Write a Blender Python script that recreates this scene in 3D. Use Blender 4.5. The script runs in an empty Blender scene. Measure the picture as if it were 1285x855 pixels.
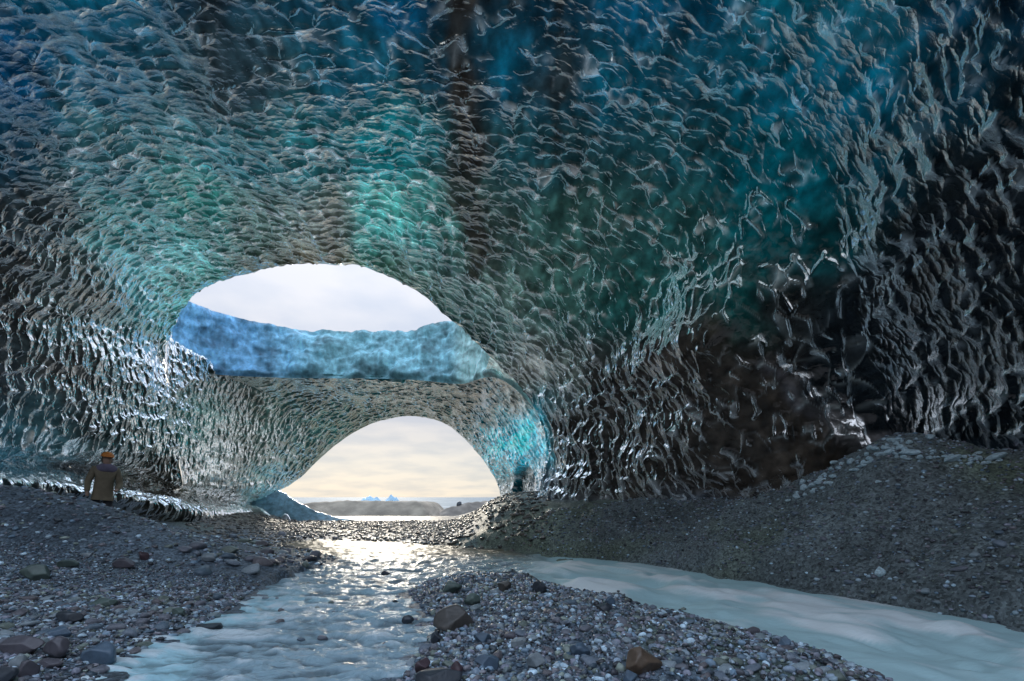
import bpy, bmesh, math, random
import numpy as np
from mathutils import Vector, Matrix

random.seed(7)
RNG = np.random.default_rng(7)
scene = bpy.context.scene
COL = scene.collection

# ------------------------------------------------------------------ camera
CAMH, F, CX, HY = 1.7, 640.0, 642.5, 624.0          # eye height (m), focal length / centre / horizon in photo pixels
cam_d = bpy.data.cameras.new('camera')
cam_d.sensor_width = 36.0
cam_d.lens = 36.0 * F / 1285.0
cam_d.shift_y = (HY - 427.5) / 1285.0
cam_d.clip_start = 0.05
cam_d.clip_end = 20000
cam = bpy.data.objects.new('camera', cam_d)
COL.objects.link(cam)
cam.location = (0, 0, CAMH)
cam.rotation_euler = (math.pi / 2, 0, 0)
scene.camera = cam

# ------------------------------------------------------------------ sky
SUN_EL, SUN_AZ = math.radians(16.0), math.radians(-16.0)      # azimuth measured from +Y towards +X
world = bpy.data.worlds.new('World')
scene.world = world
world.use_nodes = True
wn, wl = world.node_tree.nodes, world.node_tree.links
wn.clear()
wo = wn.new('ShaderNodeOutputWorld')
bg = wn.new('ShaderNodeBackground')
sky = wn.new('ShaderNodeTexSky')
sky.sky_type = 'NISHITA'
sky.sun_disc = False
sky.sun_elevation = SUN_EL
sky.sun_rotation = SUN_AZ
sky.air_density = 1.0
sky.dust_density = 1.0
bg.inputs['Strength'].default_value = 0.083
tc = wn.new('ShaderNodeTexCoord')
sep = wn.new('ShaderNodeSeparateXYZ')
wl.new(tc.outputs['Generated'], sep.inputs[0])
den = wn.new('ShaderNodeMath'); den.operation = 'MAXIMUM'; den.inputs[1].default_value = 0.0
wl.new(sep.outputs['Z'], den.inputs[0])
den2 = wn.new('ShaderNodeMath'); den2.operation = 'ADD'; den2.inputs[1].default_value = 0.16
wl.new(den.outputs[0], den2.inputs[0])
dvx = wn.new('ShaderNodeMath'); dvx.operation = 'DIVIDE'
dvy = wn.new('ShaderNodeMath'); dvy.operation = 'DIVIDE'
wl.new(sep.outputs['X'], dvx.inputs[0]); wl.new(den2.outputs[0], dvx.inputs[1])
wl.new(sep.outputs['Y'], dvy.inputs[0]); wl.new(den2.outputs[0], dvy.inputs[1])
cmb = wn.new('ShaderNodeCombineXYZ')
wl.new(dvx.outputs[0], cmb.inputs[0]); wl.new(dvy.outputs[0], cmb.inputs[1])
nz = wn.new('ShaderNodeTexNoise')
nz.inputs['Scale'].default_value = 1.1; nz.inputs['Detail'].default_value = 7; nz.inputs['Roughness'].default_value = 0.55
nz.inputs['Distortion'].default_value = 0.6
wl.new(cmb.outputs[0], nz.inputs['Vector'])
crp = wn.new('ShaderNodeValToRGB')
crp.color_ramp.elements[0].position = 0.34; crp.color_ramp.elements[1].position = 0.62
crp.color_ramp.elements[0].color = (0.96, 0.96, 0.96, 1); crp.color_ramp.elements[1].color = (0.97, 0.97, 0.97, 1)
wl.new(nz.outputs['Fac'], crp.inputs['Fac'])
# colour of the thin cloud sheet: warm along the horizon, lilac white above
hr = wn.new('ShaderNodeValToRGB')
hr.color_ramp.elements[0].position = 0.0; hr.color_ramp.elements[0].color = (6.4, 6.15, 5.5, 1)
hr.color_ramp.elements[1].position = 1.0; hr.color_ramp.elements[1].color = (10.5, 13.0, 16.5, 1)
e = hr.color_ramp.elements.new(0.07); e.color = (6.0, 5.95, 5.75, 1)
e = hr.color_ramp.elements.new(0.40); e.color = (7.0, 7.3, 8.1, 1)
e = hr.color_ramp.elements.new(0.16); e.color = (5.0, 5.2, 5.8, 1)
wl.new(den.outputs[0], hr.inputs['Fac'])
mx = wn.new('ShaderNodeMix'); mx.data_type = 'RGBA'
wl.new(crp.outputs['Color'], mx.inputs['Factor'])
wl.new(sky.outputs['Color'], mx.inputs['A']); nz2 = wn.new('ShaderNodeTexNoise')
nz2.inputs['Scale'].default_value = 2.3; nz2.inputs['Detail'].default_value = 6; nz2.inputs['Roughness'].default_value = 0.5
wl.new(cmb.outputs[0], nz2.inputs['Vector'])
cr2 = wn.new('ShaderNodeValToRGB')
cr2.color_ramp.elements[0].position = 0.36; cr2.color_ramp.elements[0].color = (0.80, 0.87, 0.96, 1)
cr2.color_ramp.elements[1].position = 0.60; cr2.color_ramp.elements[1].color = (1.04, 1.04, 1.04, 1)
wl.new(nz2.outputs['Fac'], cr2.inputs['Fac'])
mu = wn.new('ShaderNodeMix'); mu.data_type = 'RGBA'; mu.blend_type = 'MULTIPLY'; mu.inputs['Factor'].default_value = 1.0
wl.new(hr.outputs['Color'], mu.inputs['A']); wl.new(cr2.outputs['Color'], mu.inputs['B'])
wl.new(mu.outputs['Result'], mx.inputs['B'])
wl.new(mx.outputs['Result'], bg.inputs['Color'])
wl.new(bg.outputs[0], wo.inputs['Surface'])

# ------------------------------------------------------------------ sun (veiled by thin cloud)
sd = bpy.data.lights.new('sun', 'SUN')
sd.energy = 0.9
sd.angle = math.radians(10.0)
sd.color = (1.0, 0.90, 0.74)
sun = bpy.data.objects.new('sun', sd)
COL.objects.link(sun)
sv = Vector((math.sin(SUN_AZ) * math.cos(SUN_EL), math.cos(SUN_AZ) * math.cos(SUN_EL), math.sin(SUN_EL)))
sun.rotation_euler = sv.to_track_quat('Z', 'Y').to_euler()
sun.location = (0, 60, 40)

vs = scene.view_settings
vs.view_transform = 'Standard'
vs.look = 'None'
vs.exposure = 0.58
vs.gamma = 1.0
vs.use_curve_mapping = False
scene.render.engine = 'CYCLES'
scene.cycles.use_denoising = True
scene.cycles.max_bounces = 8
scene.cycles.diffuse_bounces = 4
scene.cycles.glossy_bounces = 3
scene.cycles.transmission_bounces = 4
scene.cycles.caustics_reflective = False
scene.cycles.caustics_refractive = False
scene.cycles.sample_clamp_indirect = 6.0

# ------------------------------------------------------------------ numpy noise
def _hash(ix, iy, iz, seed):
    h = (ix.astype(np.int64) * 374761393 + iy.astype(np.int64) * 668265263 + iz.astype(np.int64) * 2147483647 + seed * 974634777) & 0xFFFFFFFF
    h = ((h ^ (h >> 13)) * 1274126177) & 0xFFFFFFFF
    h = ((h ^ (h >> 16)) * 2246822519) & 0xFFFFFFFF
    return (h ^ (h >> 15)) & 0xFFFFFFFF

def vnoise(p, seed=0):
    i = np.floor(p).astype(np.int64); f = p - i
    w = f * f * f * (f * (f * 6 - 15) + 10)
    r = 0
    for dx in (0, 1):
        for dy in (0, 1):
            for dz in (0, 1):
                h = _hash(i[..., 0] + dx, i[..., 1] + dy, i[..., 2] + dz, seed) / 4294967295.0
                r = r + h * (w[..., 0] if dx else 1 - w[..., 0]) * (w[..., 1] if dy else 1 - w[..., 1]) * (w[..., 2] if dz else 1 - w[..., 2])
    return r * 2 - 1

def fbm(p, octaves=4, seed=0, gain=0.5):
    a, r, n = 1.0, 0, 0
    for o in range(octaves):
        r = r + a * vnoise(p * (2.03 ** o) + 17.3 * o, seed + o); n += a; a *= gain
    return r / n

def worley(p, seed=0, skew=None):
    """distance to the nearest and second feature point; skew = (axis, ahead, behind) stretches the metric one way"""
    i = np.floor(p).astype(np.int64)
    f1 = np.full(p.shape[:-1], 9.0); f2 = f1.copy(); cid = np.zeros(p.shape[:-1])
    for dx in (-1, 0, 1):
        for dy in (-1, 0, 1):
            for dz in (-1, 0, 1):
                cx, cy, cz = i[..., 0] + dx, i[..., 1] + dy, i[..., 2] + dz
                h = _hash(cx, cy, cz, seed)
                qx = cx + 0.1 + 0.8 * ((h & 1023) / 1023.0) - p[..., 0]
                qy = cy + 0.1 + 0.8 * (((h >> 10) & 1023) / 1023.0) - p[..., 1]
                qz = cz + 0.1 + 0.8 * (((h >> 20) & 1023) / 1023.0) - p[..., 2]
                if skew:
                    qy = np.where(qy > 0, qy * skew[0], qy * skew[1])
                d = qx * qx + qy * qy + qz * qz
                near = d < f1
                f2 = np.where(near, f1, np.minimum(f2, d))
                cid = np.where(near, qy, cid)
                f1 = np.where(near, d, f1)
    return np.sqrt(f1), np.sqrt(f2), cid

def smooth(a, b, x):
    t = np.clip((x - a) / (b - a), 0, 1)
    return t * t * (3 - 2 * t)

def pix(px, py, d):
    return np.array([(px - CX) / F * d, d, CAMH + (HY - py) / F * d])

def gpt(px, py, z=0.0):
    d = (CAMH - z) * F / (py - HY)
    return np.array([(px - CX) / F * d, d])

# ------------------------------------------------------------------ object helpers
def link(o, parent=None):
    COL.objects.link(o)
    if parent is not None:
        o.parent = parent
    return o

def tag(o, label=None, cat=None, group=None, kind=None):
    for k, v in (('label', label), ('category', cat), ('group', group), ('kind', kind)):
        if v:
            o[k] = v
    return o

def empty(name, loc=(0, 0, 0)):
    o = bpy.data.objects.new(name, None)
    o.location = loc
    return link(o)

def raw_mesh(name, verts, faces, mat, col=None, smooth_shade=True):
    verts = np.asarray(verts, dtype=np.float32).reshape(-1, 3)
    faces = np.asarray(faces, dtype=np.int32)
    k = faces.shape[1]
    me = bpy.data.meshes.new(name)
    me.vertices.add(len(verts)); me.vertices.foreach_set('co', verts.ravel())
    me.loops.add(faces.size); me.loops.foreach_set('vertex_index', faces.ravel())
    me.polygons.add(len(faces))
    me.polygons.foreach_set('loop_start', np.arange(0, faces.size, k, dtype=np.int32))
    me.polygons.foreach_set('loop_total', np.full(len(faces), k, dtype=np.int32))
    me.polygons.foreach_set('use_smooth', np.full(len(faces), smooth_shade))
    if col is not None:
        c = np.ones((len(verts), 4), dtype=np.float32)
        c[:, :col.shape[1]] = col
        a = me.color_attributes.new('tint', 'FLOAT_COLOR', 'POINT')
        a.data.foreach_set('color', c.ravel())
    me.update(calc_edges=True)
    if mat is not None:
        me.materials.append(mat)
    return me

def grid_faces(nv, nu, flip=False):
    i = np.arange(nv - 1)[:, None] * nu + np.arange(nu - 1)[None, :]
    f = np.stack([i, i + 1, i + nu + 1, i + nu], -1).reshape(-1, 4)
    return f[:, ::-1] if flip else f

def grid_obj(name, P, mat, col=None, parent=None, flip=False):
    nv, nu = P.shape[:2]
    me = raw_mesh(name, P.reshape(-1, 3), grid_faces(nv, nu, flip), mat, None if col is None else col.reshape(-1, col.shape[-1]))
    return link(bpy.data.objects.new(name, me), parent)

def catmull(P, t):
    """P: (n, ...) control values, t in 0..n-1"""
    P = np.asarray(P, dtype=float)
    n = len(P)
    i = np.clip(np.floor(t).astype(int), 0, n - 2)
    f = (t - i).reshape((-1,) + (1,) * (P.ndim - 1))
    pad = np.concatenate([2 * P[:1] - P[1:2], P, 2 * P[-1:] - P[-2:-1]])
    a, b, c, d = pad[i], pad[i + 1], pad[i + 2], pad[i + 3]
    return 0.5 * (2 * b + (c - a) * f + (2 * a - 5 * b + 4 * c - d) * f ** 2 + (3 * b - a - 3 * c + d) * f ** 3)

def grid_normals(P):
    du = np.gradient(P, axis=1); dv = np.gradient(P, axis=0)
    n = np.cross(du, dv)
    return n / np.maximum(np.linalg.norm(n, axis=-1, keepdims=True), 1e-9)

# ------------------------------------------------------------------ materials
def new_mat(name):
    m = bpy.data.materials.new(name)
    m.use_nodes = True
    n = m.node_tree.nodes
    n.clear()
    return m, n, m.node_tree.links

def node(n, typ, **kw):
    x = n.new(typ)
    for k, v in kw.items():
        if hasattr(x, k) and not k[0].isupper():
            setattr(x, k, v)
        else:
            x.inputs[k.replace('_', ' ')].default_value = v
    return x

def ice_material(name, gloss_rough=0.08, ior=1.36, bump=0.25, bump_scale=9.0, diffuse_share=0.35):
    m, n, l = new_mat(name)
    out = n.new('ShaderNodeOutputMaterial')
    at = n.new('ShaderNodeAttribute'); at.attribute_name = 'tint'
    tcn = n.new('ShaderNodeTexCoord')
    n1 = node(n, 'ShaderNodeTexNoise', Scale=bump_scale, Detail=5.0, Roughness=0.6)
    l.new(tcn.outputs['Object'], n1.inputs['Vector'])
    bp = node(n, 'ShaderNodeBump', Strength=bump, Distance=0.03)
    l.new(n1.outputs['Fac'], bp.inputs['Height'])
    if name == 'scalloped_ice':
        mpv = n.new('ShaderNodeMapping'); mpv.inputs['Scale'].default_value = (3.6, 6.4, 3.6)
        dis = node(n, 'ShaderNodeTexNoise', Scale=1.6, Detail=3.0)
        l.new(tcn.outputs['Object'], dis.inputs['Vector'])
        va = n.new('ShaderNodeVectorMath'); va.operation = 'MULTIPLY_ADD'; va.inputs[1].default_value = (0.5, 0.5, 0.5)
        l.new(dis.outputs['Color'], va.inputs[0]); l.new(tcn.outputs['Object'], va.inputs[2])
        l.new(va.outputs[0], mpv.inputs['Vector'])
        vo = n.new('ShaderNodeTexVoronoi'); vo.feature = 'F1'
        vo.inputs['Scale'].default_value = 1.0
        l.new(mpv.outputs[0], vo.inputs['Vector'])
        sq = n.new('ShaderNodeMath'); sq.operation = 'POWER'; sq.inputs[1].default_value = 2.5
        l.new(vo.outputs['Distance'], sq.inputs[0])
        bp2 = node(n, 'ShaderNodeBump', Strength=0.75, Distance=0.10)
        bs = n.new('ShaderNodeMath'); bs.operation = 'MULTIPLY'; bs.inputs[1].default_value = 0.45
        l.new(at.outputs['Alpha'], bs.inputs[0]); l.new(bs.outputs[0], bp2.inputs['Strength'])
        l.new(sq.outputs[0], bp2.inputs['Height']); l.new(bp.outputs[0], bp2.inputs['Normal'])
        bp = bp2
    # small bubbles and veils inside the ice
    n2 = node(n, 'ShaderNodeTexNoise', Scale=3.1, Detail=8.0, Roughness=0.7)
    l.new(tcn.outputs['Object'], n2.inputs['Vector'])
    r2 = node(n, 'ShaderNodeMapRange'); r2.inputs['From Min'].default_value = 0.3; r2.inputs['From Max'].default_value = 0.72
    r2.inputs['To Min'].default_value = 0.55; r2.inputs['To Max'].default_value = 1.5
    l.new(n2.outputs['Fac'], r2.inputs['Value'])
    mul = n.new('ShaderNodeVectorMath'); mul.operation = 'SCALE'
    l.new(at.outputs['Color'], mul.inputs[0]); l.new(r2.outputs['Result'], mul.inputs['Scale'])
    tr = n.new('ShaderNodeBsdfTranslucent'); df = n.new('ShaderNodeBsdfDiffuse')
    l.new(mul.outputs[0], tr.inputs['Color']); l.new(mul.outputs[0], df.inputs['Color'])
    l.new(bp.outputs[0], df.inputs['Normal'])
    mixb = n.new('ShaderNodeMixShader'); mixb.inputs['Fac'].default_value = diffuse_share
    l.new(tr.outputs[0], mixb.inputs[1]); l.new(df.outputs[0], mixb.inputs[2])
    gl = node(n, 'ShaderNodeBsdfGlossy', Roughness=gloss_rough)
    gl.inputs['Color'].default_value = (1, 1, 1, 1)
    l.new(bp.outputs[0], gl.inputs['Normal'])
    fr = node(n, 'ShaderNodeFresnel', IOR=ior)
    l.new(bp.outputs[0], fr.inputs['Normal'])
    pw = n.new('ShaderNodeMath'); pw.operation = 'POWER'; pw.inputs[1].default_value = 1.75 if name == 'scalloped_ice' else 1.0
    sc_ = n.new('ShaderNodeMath'); sc_.operation = 'MULTIPLY'; sc_.inputs[1].default_value = 12.0 if name == 'scalloped_ice' else 1.0; sc_.use_clamp = True
    l.new(fr.outputs[0], pw.inputs[0]); l.new(pw.outputs[0], sc_.inputs[0])
    l.new(sc_.outputs[0], gl.inputs['Color'])                  # clear wet skin over the glowing body of the ice
    ms = n.new('ShaderNodeAddShader')
    l.new(mixb.outputs[0], ms.inputs[0]); l.new(gl.outputs[0], ms.inputs[1])
    l.new(ms.outputs[0], out.inputs['Surface'])
    return m

def principled(name, color=(0.1, 0.1, 0.1), rough=0.5, ior=1.45, bump=None, attr=False, vary=None, rand=None):
    """bump = (scale, strength, distance); vary = (scale, amount); rand = list of colours picked by object"""
    m, n, l = new_mat(name)
    out = n.new('ShaderNodeOutputMaterial')
    b = n.new('ShaderNodeBsdfPrincipled')
    b.inputs['Base Color'].default_value = (*color, 1)
    b.inputs['Roughness'].default_value = rough
    b.inputs['IOR'].default_value = ior
    l.new(b.outputs[0], out.inputs['Surface'])
    tcn = n.new('ShaderNodeTexCoord')
    src = None
    if attr:
        at = n.new('ShaderNodeAttribute'); at.attribute_name = 'tint'
        src = at.outputs['Color']
    if rand:
        oi = n.new('ShaderNodeObjectInfo')
        rp = n.new('ShaderNodeValToRGB'); rp.color_ramp.interpolation = 'CONSTANT'
        for k, c in enumerate(rand):
            el = rp.color_ramp.elements[k] if k < 2 else rp.color_ramp.elements.new(k / len(rand))
            el.position = k / len(rand)
            el.color = (*c, 1)
        l.new(oi.outputs['Random'], rp.inputs['Fac'])
        src = rp.outputs['Color']
    if src is None:
        rgb = n.new('ShaderNodeRGB'); rgb.outputs[0].default_value = (*color, 1)
        src = rgb.outputs[0]
    if vary:
        nn = node(n, 'ShaderNodeTexNoise', Scale=vary[0], Detail=6.0, Roughness=0.65)
        l.new(tcn.outputs['Object'], nn.inputs['Vector'])
        mr = n.new('ShaderNodeMapRange')
        mr.inputs['From Min'].default_value = 0.25; mr.inputs['From Max'].default_value = 0.75
        mr.inputs['To Min'].default_value = 1 - vary[1]; mr.inputs['To Max'].default_value = 1 + vary[1]
        l.new(nn.outputs['Fac'], mr.inputs['Value'])
        sc = n.new('ShaderNodeVectorMath'); sc.operation = 'SCALE'
        l.new(src, sc.inputs[0]); l.new(mr.outputs['Result'], sc.inputs['Scale'])
        src = sc.outputs[0]
    l.new(src, b.inputs['Base Color'])
    if bump:
        nb = node(n, 'ShaderNodeTexNoise', Scale=bump[0], Detail=6.0, Roughness=0.65)
        l.new(tcn.outputs['Object'], nb.inputs['Vector'])
        bp = node(n, 'ShaderNodeBump', Strength=bump[1], Distance=bump[2])
        l.new(nb.outputs['Fac'], bp.inputs['Height'])
        l.new(bp.outputs[0], b.inputs['Normal'])
    return m

M_ICE = ice_material('scalloped_ice')
M_FACE = ice_material('blue_cut_ice', gloss_rough=0.4, ior=1.31, bump=1.0, bump_scale=6.0, diffuse_share=0.8)
M_CHUNK = ice_material('chunk_ice', gloss_rough=0.2, ior=1.4, bump=0.5, bump_scale=20.0, diffuse_share=0.75)
def grain(m, scale, amount):
    n, l = m.node_tree.nodes, m.node_tree.links
    b = next(x for x in n if x.type == 'BSDF_PRINCIPLED')
    tcn = next(x for x in n if x.type == 'TEX_COORD')
    vo = n.new('ShaderNodeTexVoronoi'); vo.inputs['Scale'].default_value = scale
    l.new(tcn.outputs['Object'], vo.inputs['Vector'])
    sp = n.new('ShaderNodeSeparateColor'); l.new(vo.outputs['Color'], sp.inputs[0])
    mr = n.new('ShaderNodeMapRange'); mr.inputs['To Min'].default_value = 1 - amount; mr.inputs['To Max'].default_value = 1 + amount * 1.3
    l.new(sp.outputs[0], mr.inputs['Value'])
    src = b.inputs['Base Color'].links[0].from_socket
    sc = n.new('ShaderNodeVectorMath'); sc.operation = 'SCALE'
    l.new(src, sc.inputs[0]); l.new(mr.outputs['Result'], sc.inputs['Scale']); l.new(sc.outputs[0], b.inputs['Base Color'])
    b0 = b.inputs['Normal'].links[0].from_node
    b2 = node(n, 'ShaderNodeBump', Strength=0.8, Distance=0.02); b2.invert = True
    l.new(vo.outputs['Distance'], b2.inputs['Height']); l.new(b0.outputs[0], b2.inputs['Normal']); l.new(b2.outputs[0], b.inputs['Normal'])
    return m
M_GROUND = grain(principled('wet_silt', attr=True, rough=0.5, bump=(24.0, 0.9, 0.05), vary=(5.0, 0.45)), 26.0, 0.55)
M_GRAVEL = principled('wet_pebble', attr=True, rough=0.2, bump=(30.0, 0.35, 0.01), vary=(14.0, 0.3))
STONE_COLS = [(0.13, 0.15, 0.18), (0.10, 0.09, 0.10), (0.17, 0.20, 0.21), (0.12, 0.105, 0.11), (0.09, 0.12, 0.15), (0.21, 0.24, 0.26), (0.13, 0.15, 0.13), (0.13, 0.13, 0.15)]
STONE_COLS = [tuple(1.5 * v for v in c) for c in STONE_COLS]
M_STONE = principled('wet_stone', rand=STONE_COLS, rough=0.3, bump=(22.0, 0.35, 0.012), vary=(9.0, 0.35))

def inside(poly, x, y):
    r = np.zeros(x.shape, bool)
    j = len(poly) - 1
    for i in range(len(poly)):
        (xi, yi), (xj, yj) = poly[i], poly[j]
        if yi != yj:
            r ^= ((yi > y) != (yj > y)) & (x < (xj - xi) * (y - yi) / (yj - yi) + xi)
        j = i
    return r

def edge_dist(poly, x, y, closed=True):
    d = np.full(x.shape, 1e9)
    n = len(poly)
    for i in range(n if closed else n - 1):
        a, b = poly[i], poly[(i + 1) % n]
        ab = b - a
        t = np.clip(((x - a[0]) * ab[0] + (y - a[1]) * ab[1]) / (ab @ ab), 0, 1)
        d = np.minimum(d, (x - a[0] - t * ab[0]) ** 2 + (y - a[1] - t * ab[1]) ** 2)
    return np.sqrt(d)

# ------------------------------------------------------------------ ice colours: clear, bubbly and dirt-laden zones, with seen light and shade in them
# (place seen from the middle of the cave, ice colour there with its light and shade, sRGB)
ICE_ZONES = """
0 -40 18 66 84|130 -40 30 90 110|260 -40 22 45 58|400 0 30 70 85|500 -10 24 84 114|598 -20 18 22 26|690 0 18 50 64|780 0 24 78 100|870 0 18 70 90|980 20 28 92 106|1090 10 40 108 124|1190 0 18 62 80|1290 0 12 40 55
0 90 14 62 90|130 90 34 80 96|300 100 48 66 72|450 100 32 84 100|560 90 30 70 84|596 100 24 22 22|650 90 24 84 104|690 90 30 40 44|760 100 24 80 96|850 100 24 66 78|980 100 26 88 104|1080 110 24 90 108|1200 100 12 48 60|1290 100 10 24 30
0 190 18 54 70|130 190 54 92 96|300 190 48 102 106|400 190 44 104 108|490 190 40 130 134|545 190 40 100 104|592 190 44 40 36|650 190 36 76 82|700 190 28 56 60|850 200 30 72 78|980 200 18 88 98|1100 200 12 52 62|1200 210 10 16 19|1290 200 6 9 11
0 280 38 46 50|60 280 50 60 62|150 280 58 112 108|250 280 62 132 120|330 275 90 112 100|400 290 110 110 98|480 275 100 184 170|545 280 70 130 122|600 290 60 74 68|720 280 52 84 78|850 290 40 80 78|950 290 20 84 90|1050 300 16 58 62|1160 290 8 14 16|1290 300 5 7 8
0 380 48 50 50|100 370 70 78 74|175 370 90 150 150|225 350 130 190 180|400 322 150 142 124|520 352 120 140 128|620 390 96 120 110|700 380 62 96 88|790 380 40 84 80|860 385 26 90 88|920 390 22 74 74|990 390 22 22 22|1100 380 9 10 12|1290 400 5 6 7
0 470 46 54 60|100 470 62 64 62|200 470 62 70 68|300 480 52 64 62|400 490 70 104 98|480 490 56 128 122|540 490 60 124 118|600 500 44 74 70|650 480 150 146 134|700 470 100 108 98|760 480 56 54 48|840 440 34 30 26|900 420 40 33 26|960 450 30 26 24|1080 440 44 50 60|1040 480 12 12 14|1200 480 5 6 7|1290 480 6 8 9
0 550 66 104 116|60 545 60 90 98|140 540 54 70 70|220 540 56 96 90|300 560 70 86 82|380 570 72 104 98|430 545 80 134 126|600 530 40 100 100|620 560 30 146 150|655 545 20 180 196|640 575 24 150 160|700 550 150 148 140|760 560 90 82 74|840 540 56 48 42|920 520 36 30 28|1000 500 60 60 62|1060 530 50 52 56|1200 550 12 16 20|1290 550 10 14 18
100 600 70 74 76|200 610 80 78 70|280 630 70 74 72|340 610 80 120 116|650 610 14 70 78|690 610 150 160 170|740 610 140 140 138|800 600 110 108 106|880 590 80 96 110|960 590 50 60 70
"""
def _zones():
    z = []
    for row in ICE_ZONES.strip().splitlines():
        for it in row.split('|'):
            z.append([float(v) for v in it.split()])
    z = np.array(z)
    c = z[:, 2:] / 255.0
    lin = np.where(c < 0.04, c / 12.9, ((c + 0.055) / 1.055) ** 2.4)
    return z[:, :2], lin
Z_P, Z_C = _zones()

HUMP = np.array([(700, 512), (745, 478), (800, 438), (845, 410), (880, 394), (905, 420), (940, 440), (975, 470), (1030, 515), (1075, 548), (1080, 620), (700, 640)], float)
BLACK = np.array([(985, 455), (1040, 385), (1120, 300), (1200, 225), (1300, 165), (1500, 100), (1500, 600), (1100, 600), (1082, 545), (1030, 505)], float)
RAMP = np.array([(955, 448), (985, 480), (1025, 512), (1070, 542), (1110, 560)], float)
def soft(poly, px, py, w):
    d = edge_dist(poly, px, py) * np.where(inside(poly, px, py), 1, -1)
    return smooth(-w, w, d)
def view_px(q):
    y = np.maximum(q[..., 1], 3.0)
    return CX + q[..., 0] / y * F, HY - (q[..., 2] - CAMH) / y * F

BANDS = [(np.array([(606, -40), (594, 60), (588, 140), (592, 220), (604, 340)], float), 26, 0.22, (0.030, 0.024, 0.018)),
         (np.array([(696, -40), (690, 60), (682, 170)], float), 15, 0.45, (0.020, 0.024, 0.022)),
         (np.array([(268, -40), (276, 50), (300, 130)], float), 30, 0.45, (0.020, 0.024, 0.024)),
         (np.array([(40, 330), (130, 330), (150, 420), (60, 460), (120, 520)], float), 30, 0.7, (0.05, 0.045, 0.04))]
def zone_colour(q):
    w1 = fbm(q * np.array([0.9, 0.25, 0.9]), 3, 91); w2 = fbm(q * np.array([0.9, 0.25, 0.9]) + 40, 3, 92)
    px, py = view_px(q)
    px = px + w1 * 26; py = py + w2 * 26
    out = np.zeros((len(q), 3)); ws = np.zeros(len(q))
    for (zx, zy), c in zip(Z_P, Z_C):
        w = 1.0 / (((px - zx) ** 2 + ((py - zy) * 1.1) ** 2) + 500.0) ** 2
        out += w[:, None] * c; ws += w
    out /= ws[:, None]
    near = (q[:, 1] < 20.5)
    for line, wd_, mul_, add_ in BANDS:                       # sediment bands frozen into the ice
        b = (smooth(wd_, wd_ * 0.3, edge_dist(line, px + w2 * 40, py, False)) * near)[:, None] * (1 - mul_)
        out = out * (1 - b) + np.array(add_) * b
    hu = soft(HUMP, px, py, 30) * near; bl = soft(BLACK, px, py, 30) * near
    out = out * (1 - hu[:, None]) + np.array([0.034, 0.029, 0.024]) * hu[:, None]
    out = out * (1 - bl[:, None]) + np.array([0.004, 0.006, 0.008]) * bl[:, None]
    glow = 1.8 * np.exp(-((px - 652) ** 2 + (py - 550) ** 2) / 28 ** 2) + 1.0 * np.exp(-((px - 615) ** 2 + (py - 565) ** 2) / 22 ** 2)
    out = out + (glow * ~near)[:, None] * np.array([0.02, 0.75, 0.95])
    rp_ = smooth(15, 4, edge_dist(RAMP, px, py, False)) * near
    out = out * (1 - rp_[:, None]) + np.array([0.05, 0.05, 0.055]) * rp_[:, None]
    return out

def ice_tint(P, gain, glint=None):
    """colour of the ice: clear, bubbly and dirt-laden zones with light and shade in them, broken up by veins along the flow"""
    sh = P.shape[:-1]
    st = 4 if sh[0] > 60 else 1
    iv = np.unique(np.append(np.arange(0, sh[0], st), sh[0] - 1)); iu = np.unique(np.append(np.arange(0, sh[1], st), sh[1] - 1))
    C = zone_colour(P[np.ix_(iv, iu)].reshape(-1, 3)).reshape(len(iv), len(iu), 3)
    def up(A, idx, n, ax):
        x = np.arange(n); k = np.clip(np.searchsorted(idx, x, 'right') - 1, 0, len(idx) - 2)
        f = ((x - idx[k]) / (idx[k + 1] - idx[k])).reshape((-1, 1, 1) if ax == 0 else (1, -1, 1))
        return np.take(A, k, ax) * (1 - f) + np.take(A, k + 1, ax) * f
    out = up(up(C, iv, sh[0], 0), iu, sh[1], 1).reshape(-1, 3)
    q = P.reshape(-1, 3)
    v = fbm(q * np.array([2.6, 0.5, 2.6]), 3, 95)
    v2 = fbm(q * np.array([5.0, 2.2, 5.0]), 2, 98)
    out = np.maximum(out.mean(1, keepdims=True) + (out - out.mean(1, keepdims=True)) * 1.12, 0)
    out = out * (gain * np.exp(v * 0.7 + v2 * 0.8))[:, None]
    if glint is not None:                                     # white glints along the scallop edges, painted into the tint
        fq = (glint.reshape(-1) * 0.72)[:, None]
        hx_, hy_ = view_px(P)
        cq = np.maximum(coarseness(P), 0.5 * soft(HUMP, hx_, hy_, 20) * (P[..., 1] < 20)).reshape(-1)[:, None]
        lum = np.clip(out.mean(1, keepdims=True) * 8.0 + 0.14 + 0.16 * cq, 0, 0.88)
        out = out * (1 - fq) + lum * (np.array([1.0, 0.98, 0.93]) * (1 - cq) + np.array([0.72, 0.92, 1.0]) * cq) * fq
    return np.clip(out, 0.0, 0.9).reshape(sh + (3,))

def coarseness(P):
    px, py = view_px(P)
    near = smooth(21, 19, P[..., 1])
    return near * np.maximum(np.maximum(0.9 * smooth(820, 1020, px), 0.2 * soft(HUMP, px, py, 20)), 0.75 * smooth(230, 20, py))

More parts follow.
